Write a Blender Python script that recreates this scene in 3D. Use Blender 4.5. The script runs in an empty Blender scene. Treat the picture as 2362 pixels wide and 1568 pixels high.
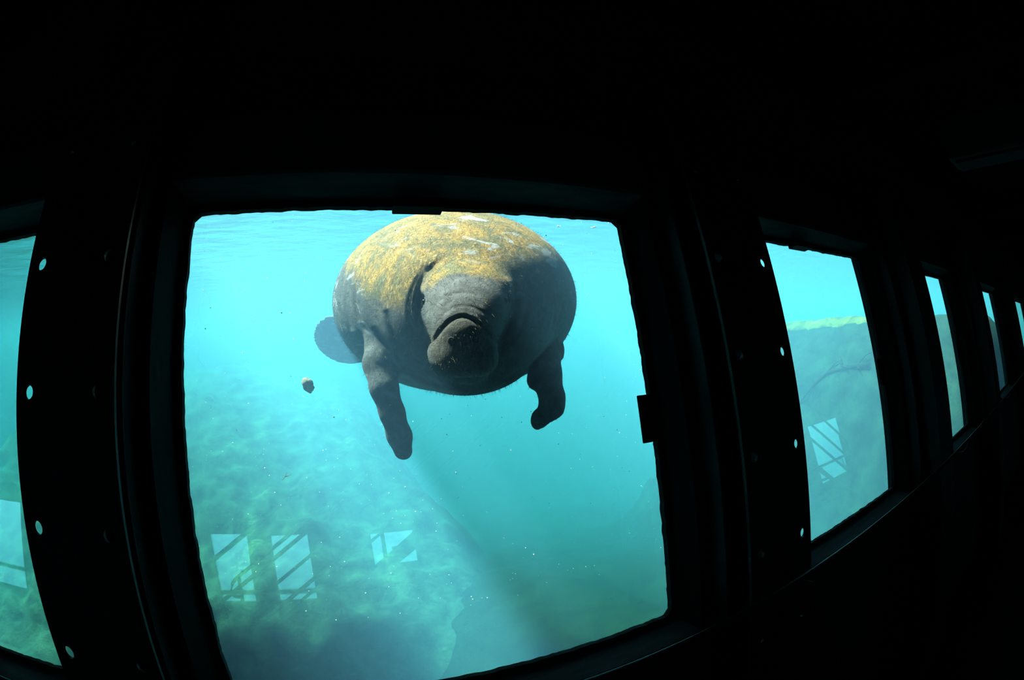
import bpy, bmesh, math, random
import numpy as np
from mathutils import Vector, Matrix, noise

# ------------------------------------------------------------------ camera, light, exposure
scene = bpy.context.scene
COL = scene.collection
EYE = Vector((0.0, 0.0, 1.55))
RIGHT = Vector((0.93117, -0.36204, -0.04300))
FWD = Vector((0.36262, 0.93192, 0.00610))
UP = Vector((0.03786, -0.02127, 0.99906))

cam_data = bpy.data.cameras.new('camera')
cam_data.type = 'PANO'
for holder in (cam_data, getattr(cam_data, 'cycles', None)):
    try:
        holder.panorama_type = 'FISHEYE_EQUISOLID'
        holder.fisheye_lens = 17.115
        holder.fisheye_fov = math.pi
    except Exception:
        pass
cam_data.sensor_width = 36.0
cam_data.clip_start = 0.01
cam = bpy.data.objects.new('camera', cam_data)
cam.matrix_world = Matrix(((RIGHT.x, UP.x, -FWD.x, EYE.x), (RIGHT.y, UP.y, -FWD.y, EYE.y),
                           (RIGHT.z, UP.z, -FWD.z, EYE.z), (0, 0, 0, 1)))
COL.objects.link(cam)
scene.camera = cam

world = bpy.data.worlds.new('sky')
scene.world = world
world.use_nodes = True
wn = world.node_tree.nodes
wn['Background'].inputs['Color'].default_value = (0.72, 0.88, 1.0, 1)
wn['Background'].inputs['Strength'].default_value = 0.25

SUN_DIR = Vector((-0.42, 0.22, 0.88)).normalized()        # towards the sun
sun_data = bpy.data.lights.new('sun', 'SUN')
sun_data.energy = 47.0
sun_data.color = (1.0, 0.93, 0.84)
sun_data.angle = math.radians(8.0)
sun = bpy.data.objects.new('sun', sun_data)
sun.rotation_euler = (-SUN_DIR).to_track_quat('-Z', 'Y').to_euler()
sun.location = (-4, 5, 9)
COL.objects.link(sun)

vs = scene.view_settings
vs.view_transform = 'Standard'
vs.look = 'None'
vs.exposure = 0.12
vs.gamma = 1.0
vs.use_curve_mapping = False
cy = scene.cycles
cy.max_bounces = 5
cy.diffuse_bounces = 2
cy.glossy_bounces = 3
cy.transmission_bounces = 4
cy.transparent_max_bounces = 16
cy.volume_bounces = 0
cy.sample_clamp_indirect = 6.0
cy.use_denoising = True

WATER_Z = 2.62            # level of the water surface, 1.07 m above the eye

# ------------------------------------------------------------------ helpers
def new_mat(name):
    m = bpy.data.materials.new(name)
    m.use_nodes = True
    nt = m.node_tree
    nt.nodes.clear()
    out = nt.nodes.new('ShaderNodeOutputMaterial')
    return m, nt, out

def N(nt, kind, **kw):
    n = nt.nodes.new(kind)
    for k, v in kw.items():
        if k in n.inputs.keys():
            n.inputs[k].default_value = v
        else:
            setattr(n, k, v)
    return n

def ramp(nt, fac, stops):
    r = nt.nodes.new('ShaderNodeValToRGB')
    e = r.color_ramp.elements
    e[0].position, e[0].color = stops[0][0], (*stops[0][1], 1)
    e[1].position, e[1].color = stops[-1][0], (*stops[-1][1], 1)
    for p, c in stops[1:-1]:
        x = e.new(p)
        x.color = (*c, 1)
    nt.links.new(fac, r.inputs['Fac'])
    return r.outputs['Color']

def noise_tex(nt, coord, scale, detail=4, rough=0.55, dist=0.0):
    n = N(nt, 'ShaderNodeTexNoise')
    n.inputs['Scale'].default_value = scale
    n.inputs['Detail'].default_value = detail
    n.inputs['Roughness'].default_value = rough
    n.inputs['Distortion'].default_value = dist
    nt.links.new(coord, n.inputs['Vector'])
    return n.outputs['Fac']

def bump(nt, height, strength=0.3, distance=0.01, normal=None):
    b = N(nt, 'ShaderNodeBump')
    b.inputs['Strength'].default_value = strength
    b.inputs['Distance'].default_value = distance
    nt.links.new(height, b.inputs['Height'])
    if normal is not None:
        nt.links.new(normal, b.inputs['Normal'])
    return b.outputs['Normal']

def mapping(nt, coord, scale=(1, 1, 1), rot=(0, 0, 0)):
    m = N(nt, 'ShaderNodeMapping')
    m.inputs['Scale'].default_value = scale
    m.inputs['Rotation'].default_value = rot
    nt.links.new(coord, m.inputs['Vector'])
    return m.outputs['Vector']

def painted(name, color, rough=0.5, metallic=0.0, wear=0.35, scale=6.0, streak=(1, 1, 1), bumpd=0.002, spec=0.12):
    m, nt, out = new_mat(name)
    tc = N(nt, 'ShaderNodeTexCoord')
    v = mapping(nt, tc.outputs['Object'], streak)
    n1 = noise_tex(nt, v, scale, 6, 0.65)
    lo = tuple(c * (1 - wear) for c in color)
    hi = tuple(min(1, c * (1 + wear)) for c in color)
    col = ramp(nt, n1, [(0.3, lo), (0.7, hi)])
    p = N(nt, 'ShaderNodeBsdfPrincipled')
    nt.links.new(col, p.inputs['Base Color'])
    p.inputs['Roughness'].default_value = rough
    p.inputs['Metallic'].default_value = metallic
    p.inputs['Specular IOR Level'].default_value = spec
    nt.links.new(bump(nt, noise_tex(nt, v, scale * 7, 5, 0.6), 0.5, bumpd), p.inputs['Normal'])
    nt.links.new(p.outputs['BSDF'], out.inputs['Surface'])
    return m

class MB:
    """collects shapes for one mesh object"""
    def __init__(self, xf=None):
        self.v, self.f, self.xf = [], [], xf
    def add(self, verts, faces):
        o = len(self.v)
        self.v += [tuple(p) for p in verts]
        self.f += [tuple(i + o for i in f) for f in faces]
        return self
    def box(self, x0, x1, y0, y1, z0, z1):
        vs_ = [(x, y, z) for x in (x0, x1) for y in (y0, y1) for z in (z0, z1)]
        return self.add(vs_, [(0, 1, 3, 2), (4, 6, 7, 5), (0, 4, 5, 1), (2, 3, 7, 6), (0, 2, 6, 4), (1, 5, 7, 3)])
    def hexa(self, p):      # eight points: bottom four then top four, counter-clockwise
        return self.add(p, [(3, 2, 1, 0), (4, 5, 6, 7), (0, 1, 5, 4), (1, 2, 6, 5), (2, 3, 7, 6), (3, 0, 4, 7)])
    def tube(self, pts, r, seg=10, caps=True):
        pts = [Vector(p) for p in pts]
        rs = r if isinstance(r, (list, tuple)) else [r] * len(pts)
        ref = Vector((0, 0, 1))
        if abs((pts[-1] - pts[0]).normalized().dot(ref)) > 0.9:
            ref = Vector((1, 0, 0))
        rings = []
        for i, p in enumerate(pts):
            t = (pts[min(i + 1, len(pts) - 1)] - pts[max(i - 1, 0)]).normalized()
            a = t.cross(ref).normalized()
            b = a.cross(t).normalized()
            rings.append([p + (a * math.cos(2 * math.pi * k / seg) + b * math.sin(2 * math.pi * k / seg)) * rs[i] for k in range(seg)])
        faces = []
        for i in range(len(pts) - 1):
            for k in range(seg):
                k2 = (k + 1) % seg
                faces.append((i * seg + k, i * seg + k2, (i + 1) * seg + k2, (i + 1) * seg + k))
        if caps:
            faces.append(tuple(range(seg - 1, -1, -1)))
            faces.append(tuple((len(pts) - 1) * seg + k for k in range(seg)))
        return self.add([q for r_ in rings for q in r_], faces)
    def bar(self, p0, p1, w, h):          # a flat bar from p0 to p1: w across in y, h across in the p0-p1/z plane
        p0, p1 = Vector(p0), Vector(p1)
        t = (p1 - p0).normalized()
        a = Vector((0, 1, 0))
        b = a.cross(t).normalized()
        q = []
        for p in (p0, p1):
            q += [p - a * w / 2 - b * h / 2, p + a * w / 2 - b * h / 2, p + a * w / 2 + b * h / 2, p - a * w / 2 + b * h / 2]
        return self.hexa(q)
    def build(self, name, mat, parent=None, smooth=False, bevel=0.0):
        me = bpy.data.meshes.new(name)
        vv = [self.xf(p) for p in self.v] if self.xf else self.v
        me.from_pydata(vv, [], self.f)
        bm = bmesh.new()
        bm.from_mesh(me)
        bmesh.ops.recalc_face_normals(bm, faces=bm.faces)
        bm.to_mesh(me)
        bm.free()
        if smooth:
            me.polygons.foreach_set('use_smooth', [True] * len(me.polygons))
        me.materials.append(mat)
        o = bpy.data.objects.new(name, me)
        COL.objects.link(o)
        if parent is not None:
            o.parent = parent
            o.matrix_parent_inverse = Matrix.Translation(-Vector(parent.location))
        if bevel:
            b = o.modifiers.new('bevel', 'BEVEL')
            b.width = bevel
            b.segments = 2
            b.limit_method = 'ANGLE'
        return o

def tag(o, label=None, cat=None, group=None, kind=None):
    if label: o['label'] = label
    if cat: o['category'] = cat
    if group: o['group'] = group
    if kind: o['kind'] = kind
    return o

def empty(name, loc):
    o = bpy.data.objects.new(name, None)
    o.location = loc
    o.empty_display_size = 0.1
    COL.objects.link(o)
    return o

# the viewing wall leans outward at the top: its own axes are x along it, y towards the water, z up its face
TILT = 0.21
S = 0.9
CT, ST = math.cos(TILT), math.sin(TILT)
def WP(p):
    x, y, z = p
    return Vector((S * x, S * (CT * y + ST * z), EYE.z + S * (-ST * y + CT * z)))

# ------------------------------------------------------------------ materials of the gallery
M_wall = painted('dark_wall_paint', (0.006, 0.007, 0.008), 0.55, 0, 0.4, 4)
M_panel = painted('slate_panel_paint', (0.012, 0.015, 0.017), 0.5, 0, 0.3, 5)
M_steel = painted('black_steel_paint', (0.004, 0.0045, 0.005), 0.45, 0.0, 0.5, 9, (1, 1, 0.25))
M_trim = painted('worn_frame_paint', (0.085, 0.098, 0.10), 0.5, 0.0, 0.65, 7, (0.35, 2, 2))
M_seal = painted('rubber_seal', (0.006, 0.006, 0.006), 0.8, 0, 0.4, 30)
M_rail = painted('rail_steel', (0.012, 0.012, 0.012), 0.4, 0.2, 0.3, 12)
M_floor = painted('dark_floor', (0.006, 0.006, 0.007), 0.6, 0, 0.4, 3)
M_ceil = painted('black_ceiling_paint', (0.0012, 0.0013, 0.0015), 0.8, 0, 0.4, 3, spec=0.01)
M_lamp = painted('fixture_housing', (0.03, 0.032, 0.035), 0.4, 0, 0.15, 8)

def pane_material(name, fac):
    m, nt, out = new_mat(name)
    tr = N(nt, 'ShaderNodeBsdfTransparent')
    tr.inputs['Color'].default_value = (0.97, 0.99, 0.99, 1)
    gl = N(nt, 'ShaderNodeBsdfGlossy')
    gl.inputs['Roughness'].default_value = 0.0
    mix = N(nt, 'ShaderNodeMixShader')
    mix.inputs['Fac'].default_value = fac
    nt.links.new(tr.outputs['BSDF'], mix.inputs[1])
    nt.links.new(gl.outputs['BSDF'], mix.inputs[2])
    nt.links.new(mix.outputs['Shader'], out.inputs['Surface'])
    return m
M_pane = pane_material('window_acrylic', 0.18)
M_pane_far = pane_material('far_window_glass', 0.05)

# ------------------------------------------------------------------ water
def water_material():
    m, nt, out = new_mat('spring_water')
    sc = N(nt, 'ShaderNodeVolumeScatter')
    sc.inputs['Color'].default_value = (0.28, 0.62, 1.0, 1)
    sc.inputs['Density'].default_value = 0.098
    sc.inputs['Anisotropy'].default_value = 0.15
    ab = N(nt, 'ShaderNodeVolumeAbsorption')
    ab.inputs['Color'].default_value = (0.0, 0.83, 0.88, 1)
    ab.inputs['Density'].default_value = 0.24
    add = N(nt, 'ShaderNodeAddShader')
    nt.links.new(sc.outputs['Volume'], add.inputs[0])
    nt.links.new(ab.outputs['Volume'], add.inputs[1])
    nt.links.new(add.outputs['Shader'], out.inputs['Volume'])
    return m
M_water = water_material()

def hull_y(z, y_w):         # world y of the leaning plane y_w at height z
    k = (z - EYE.z) / S     # -ST*y + CT*zz = k
    zz = (k + ST * y_w) / CT
    return S * (CT * y_w + ST * zz)

mb = MB()
zb_, zt_ = -4.4, WATER_Z
ya, yb = hull_y(zb_, 1.006), hull_y(zt_, 1.006)
mb.hexa([(-16, ya, zb_), (26, ya, zb_), (26, 24, zb_), (-16, 24, zb_), (-16, yb, zt_), (26, yb, zt_), (26, 24, zt_), (-16, 24, zt_)])
tag(mb.build('spring_water', M_water), 'clear turquoise spring water filling the pool outside the windows', 'water', kind='stuff')
mb = MB()
mb.box(-16, 26, -18, -4.33, -3.2, WATER_Z)
tag(mb.build('spring_water', M_water), 'turquoise water beyond the far windows, seen only as reflections in the glass', 'water', kind='stuff')

def surface_material():
    m, nt, out = new_mat('water_surface')
    tc = N(nt, 'ShaderNodeTexCoord')
    nrm_ = bump(nt, noise_tex(nt, mapping(nt, tc.outputs['Object'], (1, 1.6, 1)), 2.6, 3, 0.5, 0.3), 0.6, 0.06)
    fr = N(nt, 'ShaderNodeFresnel')
    fr.inputs['IOR'].default_value = 1.33
    tr = N(nt, 'ShaderNodeBsdfTransparent')
    gl = N(nt, 'ShaderNodeBsdfGlossy')
    gl.inputs['Roughness'].default_value = 0.03
    nt.links.new(nrm_, gl.inputs['Normal'])
    mix = N(nt, 'ShaderNodeMixShader')
    nt.links.new(fr.outputs['Fac'], mix.inputs['Fac'])
    nt.links.new(tr.outputs['BSDF'], mix.inputs[1])
    nt.links.new(gl.outputs['BSDF'], mix.inputs[2])
    nt.links.new(mix.outputs['Shader'], out.inputs['Surface'])
    return m
M_surface = surface_material()
mb = MB()
mb.add([(-16, yb + 0.06, WATER_Z - 0.004), (26, yb + 0.06, WATER_Z - 0.004), (26, 24, WATER_Z - 0.004), (-16, 24, WATER_Z - 0.004)], [(0, 1, 2, 3)])
o_surf = mb.build('water_surface', M_surface)
tag(o_surf, 'rippled underside of the water surface at the top of the windows', 'water', kind='stuff')

# ------------------------------------------------------------------ room shell
X0, X1, YB, ZC = -9.0, 13.0, -4.2, 2.62
WINS = [(-1.750, -0.669), (-0.336, 0.747), (1.080, 2.163), (2.497, 3.840), (4.290, 6.530), (7.350, 11.50)]
COLS = [-1.92, -0.503, 0.914, 2.330, 4.120, 7.100]
ZWB, ZWT = -0.535, 0.539
RV = 0.055                      # width of the slanted reveal round each pane
YF = 0.925                      # face of the wall between the windows

wall = empty('wall_front', (0, 1, 0)); tag(wall, kind='structure')
edges = [(-10.2, WINS[0][0])] + [(WINS[i][1], WINS[i + 1][0]) for i in range(len(WINS) - 1)] + [(WINS[-1][1], 14.6)]
for i, (a, b) in enumerate(edges):
    a2 = a + (RV if i else 0)
    b2 = b - (RV if i < len(edges) - 1 else 0)
    MB(WP).box(a2, b2, YF, 1.05, ZWB - RV, ZWT + RV).build('panel', M_wall, wall)
for i, (a, b) in enumerate(zip([-10.2] + COLS, COLS + [14.6])):
    MB(WP).box(a + 0.004, b - 0.004, YF + 0.01, 1.05, ZWT + RV, 0.78).build('header_panel', M_panel, wall)
    MB(WP).box(a + 0.004, b - 0.004, YF, 1.05, -2.05, ZWB - RV).build('lower_panel', M_wall, wall)
MB(WP).box(-10.2, 14.6, 0.90, 1.05, 0.78, 0.914).build('head_beam', M_steel, wall)
MB(WP).box(-10.2, 14.6, 0.86, 1.05, 0.914, 1.47).build('top_beam', M_wall, wall)

mb = MB(); mb.box(X0, X1, YB - 0.12, hull_y(0.0, 0.93), -0.15, 0.0)
tag(mb.build('floor', M_floor), kind='structure')
mb = MB(); mb.box(X0, X1, YB - 0.12, hull_y(ZC, 0.93), ZC, ZC + 0.05)
ceil = tag(mb.build('ceiling', M_ceil), kind='structure')
for k in range(-5, 9):
    x = 0.35 + k * 1.45
    b = MB().box(x - 0.05, x + 0.05, YB, 1.15, ZC - 0.16, ZC - 0.002).build('beam', M_ceil, ceil)
# unseen overhang, added over the water to shade the glass and nearby water
mb = MB(); mb.box(X0 - 0.15, X1 + 0.15, hull_y(WATER_Z + 0.05, 0.9), 1.62, WATER_Z + 0.06, WATER_Z + 0.2)
tag(mb.build('added_shade_overhang', M_wall), kind='structure')
# unseen slab added above the water to shade the left and the rock foot
mb = MB(); mb.box(-6.5, -1.6, 1.85, 7.0, WATER_Z + 0.06, WATER_Z + 0.2)
tag(mb.build('added_shade_slab', M_wall), kind='structure')
for name, x0, x1 in (('wall_left', X0 - 0.15, X0), ('wall_right', X1, X1 + 0.15)):
    mb = MB()
    ya, yb = hull_y(-0.15, 0.98), hull_y(ZC + 0.05, 0.98)
    mb.hexa([(x0, YB - 0.12, -0.15), (x1, YB - 0.12, -0.15), (x1, ya, -0.15), (x0, ya, -0.15), (x0, YB - 0.12, ZC + 0.05), (x1, YB - 0.12, ZC + 0.05), (x1, yb, ZC + 0.05), (x0, yb, ZC + 0.05)])
    tag(mb.build(name, M_wall), kind='structure')

# far wall with its own windows, seen reflected in the glass
BWINS = [(-6.3, -5.12, 0.50, 1.75), (-1.83, -1.295, 0.67, 1.515), (-1.0, -0.525, 0.68, 1.485), (0.245, 0.78, 1.04, 1.43), (8.58, 10.0, 0.42, 1.68)]
back = empty('wall_back', (0, YB, 0)); tag(back, kind='structure')
xs = [X0] + [c for w in BWINS for c in w[:2]] + [X1]
for i in range(len(xs) - 1):
    if i % 2 == 0:
        MB().box(xs[i], xs[i + 1], YB - 0.12, YB, 0, ZC).build('panel', M_wall, back)
    else:
        w = BWINS[i // 2]
        MB().box(xs[i], xs[i + 1], YB - 0.12, YB, 0, w[2]).build('lower_panel', M_wall, back)
        MB().box(xs[i], xs[i + 1], YB - 0.12, YB, w[3], ZC).build('header_panel', M_wall, back)
        MB().box(xs[i], xs[i + 1], YB - 0.075, YB - 0.065, w[2], w[3]).build('pane', M_pane_far, back)

# ------------------------------------------------------------------ windows of the viewing wall
rnd = random.Random(4)
def seal_ring(a, b, rough):
    """black mastic round the pane: the inner edge is uneven, the corners are filled"""
    inner = []
    cr = 0.016
    def side(p, q, n):
        p, q = Vector(p), Vector(q)
        out = []
        for i in range(n):
            t = i / n
            w = p.lerp(q, t)
            j = rough * (noise.noise(Vector((w.x * 34, w.y * 34, a * 7))) + 0.6 * noise.noise(Vector((w.x * 90, w.y * 90, a * 3))))
            out.append((w, j))
        return out
    pts = []
    for p, q, nrm in (((a + cr, ZWT), (b - cr, ZWT), (0, -1)), ((b, ZWT - cr), (b, ZWB + cr), (-1, 0)),
                      ((b - cr, ZWB), (a + cr, ZWB), (0, 1)), ((a, ZWB + cr), (a, ZWT - cr), (1, 0))):
        for w, j in side((*p, 0), (*q, 0), 110):
            pts.append((w.x + nrm[0] * j, w.y + nrm[1] * j))
        pts.append((q[0], q[1]))
    n = len(pts)
    g = 0.02
    outer = [(max(a - g, min(b + g, x + (g if x > (a + b) / 2 else -g) * (1 if abs(x - a) < 0.03 or abs(x - b) < 0.03 else 0))),
              max(ZWB - g, min(ZWT + g, z + (g if z > 0 else -g) * (1 if abs(z - ZWT) < 0.03 or abs(z - ZWB) < 0.03 else 0)))) for x, z in pts]
    vv = [(x, 0.985, z) for x, z in pts] + [(x, 0.985, z) for x, z in outer] + [(x, 1.003, z) for x, z in pts] + [(x, 1.003, z) for x, z in outer]
    ff = []
    for i in range(n):
        k = (i + 1) % n
        ff += [(i, k, n + k, n + i), (2 * n + k, 2 * n + i, 3 * n + i, 3 * n + k), (k, i, 2 * n + i, 2 * n + k)]
    m = MB(WP)
    m.add(vv, ff)
    return m

for i, (a, b) in enumerate(WINS):
    w = empty('window_%d' % (i + 1), WP(((a + b) / 2, 1, ZWB)))
    tag(w, kind='structure')
    yo, yi = 1.0, YF
    o_ = 0.012
    def quadprism(p):           # slanted reveal board, 0.03 thick behind
        q = [(x, y, z) for x, y, z in p]
        return q
    A0, A1, B0, B1 = a - o_, a - RV, b + o_, b + RV
    T0, T1, L0, L1 = ZWT + o_, ZWT + RV, ZWB - o_, ZWB - RV
    MB(WP).hexa([(A0, yo, T0), (B0, yo, T0), (B1, yi, T1), (A1, yi, T1), (A0, yo, T0 + .03), (B0, yo, T0 + .03), (B1, yi, T1 + .012), (A1, yi, T1 + .012)]).build('head_reveal', M_trim, w)
    MB(WP).hexa([(A0, yo, L0 - .03), (B0, yo, L0 - .03), (B1, yi, L1 - .012), (A1, yi, L1 - .012), (A0, yo, L0), (B0, yo, L0), (B1, yi, L1), (A1, yi, L1)]).build('sill_reveal', M_trim, w)
    for s0, s1, t in ((A0, A1, -1), (B0, B1, 1)):
        MB(WP).hexa([(s0, yo, L0), (s1, yi, L1), (s1 + t * .012, yi, L1), (s0 + t * .03, yo, L0), (s0, yo, T0), (s1, yi, T1), (s1 + t * .012, yi, T1), (s0 + t * .03, yo, T0)]).build('jamb_reveal', M_steel, w)
    MB(WP).box(a - 0.015, b + 0.015, 0.999, 1.005, ZWB - 0.015, ZWT + 0.015).build('pane', M_pane, w)
    seal_ring(a, b, 0.0030).build('seal', M_seal, w)
    # black clips that hold the pane: one at the head, one at the right jamb
    MB(WP).box(a + 0.476, a + 0.592, 0.955, 0.998, ZWT - 0.013, ZWT + 0.012).build('retaining_clip', M_seal, w, bevel=0.002)
    MB(WP).box(b - 0.036, b + 0.012, 0.990, 0.9985, -0.057, 0.064).build('retaining_clip', M_seal, w, bevel=0.002)
    MB(WP).box(a - RV, b + RV, 0.900, YF, ZWB - RV - 0.035, ZWB - RV - 0.002).build('sill_nosing', M_panel, w, bevel=0.006)

# ------------------------------------------------------------------ steel columns between the windows
HOLES = [0.336 - 0.2305 * k for k in range(-3, 6)]
def flange_mesh(xc):
    """thin plate with a row of round holes along both edges"""
    h, y0, y1 = 0.122, 0.733, 0.7415
    m = MB(WP)
    hx, hr, c = 0.087, 0.0125, 0.030
    zs = []
    top, bot = 1.04, -1.60
    def slab(xa, xb, za, zb):
        m.box(xa, xb, y0, y1, za, zb)
    slab(xc - hx + c, xc + hx - c, bot, top)
    for s in (-1, 1):
        xh = xc + s * hx
        xa, xb = sorted((xh - s * c, xc + s * h))
        cur = bot
        for z in sorted(HOLES):
            slab(xa, xb, cur, z - c)
            # square cell with a round hole
            n = 24
            sq, ci = [], []
            for k in range(n):
                t = 2 * math.pi * k / n
                dx, dz = math.cos(t), math.sin(t)
                ci.append((xh + hr * dx, z + hr * dz))
                ex = (xb - xh) if dx > 0 else (xh - xa)
                q = min(ex / abs(dx) if abs(dx) > 1e-6 else 9, c / abs(dz) if abs(dz) > 1e-6 else 9)
                sq.append((xh + q * dx, z + q * dz))
            # add the true corners by snapping the nearest sample
            for cx_, cz_ in ((xa, z - c), (xa, z + c), (xb, z - c), (xb, z + c)):
                j = min(range(n), key=lambda k: (sq[k][0] - cx_) ** 2 + (sq[k][1] - cz_) ** 2)
                sq[j] = (cx_, cz_)
            vv = [(x, y0, zz) for x, zz in ci] + [(x, y0, zz) for x, zz in sq] + [(x, y1, zz) for x, zz in ci] + [(x, y1, zz) for x, zz in sq]
            ff = []
            for k in range(n):
                l = (k + 1) % n
                ff += [(k, l, n + l, n + k), (2 * n + l, 2 * n + k, 3 * n + k, 3 * n + l), (l, k, 2 * n + k, 2 * n + l), (n + k, n + l, 3 * n + l, 3 * n + k)]
            m.add(vv, ff)
            cur = z + c
        slab(xa, xb, cur, top)
    return m

COL_LABEL = ['black perforated steel column left of the manatee window',
             'black perforated steel column between the manatee window and the one with a reef ridge',
             'black steel column just right of the window with the yellow reef ridge',
             'second narrow black column counted back from the right edge',
             'black column at the right edge beside the last sliver of window']
for i, xc in enumerate(COLS[1:]):
    c = empty('steel_column', WP((xc, 0.80, -1.62)))
    tag(c, COL_LABEL[i], 'column', 'steel columns between the viewing windows')
    flange_mesh(xc).build('flange', M_steel, c)
    MB(WP).box(xc - 0.010, xc + 0.010, 0.7415, YF, -1.60, 0.91).build('web', M_steel, c)
    for s in (-1, 1):
        MB(WP).box(xc + s * 0.062 - 0.012, xc + s * 0.062 + 0.012, 0.865, YF, -1.60, 0.77).build('mounting_strip', M_steel, c, bevel=0.003)
    for z in (0.55, -0.80):
        for s in (-1, 1):
            x = xc + s * 0.058
            n = 6
            m = MB(WP)
            vv = [(x + 0.011 * math.cos(k * math.pi / 3), y, z + 0.011 * math.sin(k * math.pi / 3)) for y in (0.7325, 0.7235) for k in range(n)]
            m.add(vv, [tuple(range(6)), tuple(range(11, 5, -1))] + [(k, (k + 1) % 6, 6 + (k + 1) % 6, 6 + k) for k in range(6)])
            m.build('bolt', M_rail, c)

# ------------------------------------------------------------------ handrail in front of the windows
RY, RZ = 0.602, -0.395
hr = empty('handrail', WP((3.0, RY, RZ)))
tag(hr, 'dark metal handrail running along the windows towards the right edge', 'handrail')
MB(WP).tube([(-9.5, RY, RZ), (-2, RY, RZ), (2, RY, RZ), (13.5, RY, RZ)], 0.0075, 12).build('rail', M_rail, hr, smooth=True)
for xc in COLS[1:]:
    MB(WP).tube([(xc, 0.736, RZ - 0.02), (xc, 0.70, RZ - 0.055), (xc, 0.64, RZ - 0.058), (xc, 0.615, RZ - 0.040), (xc, RY, RZ - 0.004)], 0.0055, 8).build('bracket', M_rail, hr, smooth=True)

# ------------------------------------------------------------------ ceiling fixture in the dark upper right
fx = empty('ceiling_fixture', (2.45, 0.22, 2.42))
tag(fx, 'unlit grey box fixture hanging from the ceiling in the dark upper right', 'light fixture')
MB().box(2.40, 2.62, -0.12, 0.52, 2.30, 2.50).build('housing', M_lamp, fx, bevel=0.012)
MB().box(2.43, 2.59, -0.09, 0.49, 2.285, 2.30).build('diffuser', M_panel, fx, bevel=0.004)
for y in (0.0, 0.4):
    MB().tube([(2.51, y, 2.50), (2.51, y, ZC)], 0.008, 8).build('hanger', M_steel, fx)

# ------------------------------------------------------------------ stairs against the far wall (they show in the reflections)
def staircase(label, slope, c0, x_foot, x_top, rails, loop=None, posts=(), y0=-4.08, y1=-3.46):
    """nosing line z = slope*x + c0; rails are (offset c, radius) on the near side"""
    sgn = 1 if slope > 0 else -1
    st = empty('staircase', (x_foot, (y0 + y1) / 2, 0))
    tag(st, label, 'staircase')
    for y in (y0, y1 - 0.03):
        m = MB()
        xa, xb = x_foot, x_top
        pts = [(xa, slope * xa + c0 + 0.02), (xb, slope * xb + c0 + 0.02), (xb, slope * xb + c0 - 0.26), (xa, max(0.0, slope * xa + c0 - 0.26))]
        vv = [(x, yy, max(z, 0.0)) for yy in (y, y + 0.03) for x, z in pts]
        m.add(vv, [(0, 1, 2, 3), (7, 6, 5, 4), (0, 4, 5, 1), (1, 5, 6, 2), (2, 6, 7, 3), (3, 7, 4, 0)])
        m.build('stringer', M_ceil, st)
    n = 11
    for k in range(n):
        x = x_foot + (x_top - x_foot) * (k + 0.7) / n
        z = slope * x + c0 - 0.03
        if z > 0.05:
            MB().box(x - 0.13, x + 0.13, y0 + 0.03, y1 - 0.03, z - 0.03, z).build('tread', M_ceil, st)
    for c, xa, r in rails:
        xb = x_top
        while slope * xb + c > ZC - 0.05:
            xb -= sgn * 0.02
        pts = [(xa, y1, slope * xa + c), (xb, y1, slope * xb + c)]
        if loop and abs(c - loop) < 1e-6:
            z0 = slope * xa + c
            pre = [(xa + sgn * 0.02, y1, z0 - 0.20), (xa - sgn * 0.045, y1, z0 - 0.19), (xa - sgn * 0.075, y1, z0 - 0.14), (xa - sgn * 0.05, y1, z0 - 0.055)]
            pts = pre + pts
        MB().tube(pts, r, 8).build('rail', M_ceil, st, smooth=True)
    for x, zt in posts:
        MB().tube([(x, y1, max(0, slope * x + c0 - 0.2)), (x, y1, zt)], 0.022, 8).build('post', M_ceil, st)
    return st

staircase('dark open stair with sloping rails reflected at the lower left of the manatee window', 0.69, 0.86, -1.24, 2.3,
          [(1.90, -1.33, 0.020), (1.79, -1.62, 0.022), (1.53, -1.05, 0.018), (1.28, -1.1, 0.022), (1.17, -1.0, 0.016), (2.265, -1.9, 0.026)],
          loop=1.90, posts=((-1.29, 1.0), (0.34, 2.1), (-0.2, 1.75)))
staircase('dark open stair with sloping rails reflected low in the window right of the wide column', -0.85, 7.25, 8.5, 5.7,
          [(7.76, 8.9, 0.024), (8.13, 8.95, 0.022), (8.55, 9.0, 0.022)], posts=((8.55, 1.25), (7.2, 2.4), (6.4, 2.5)))

# ------------------------------------------------------------------ bed of the spring
def smooth(a, b, x):
    t = min(1, max(0, (x - a) / (b - a)))
    return t * t * (3 - 2 * t)
def fbm(x, y, s, o=4):
    return noise.fractal(Vector((x * s, y * s, 3.7)), 0.9, 2.1, o)

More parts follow.
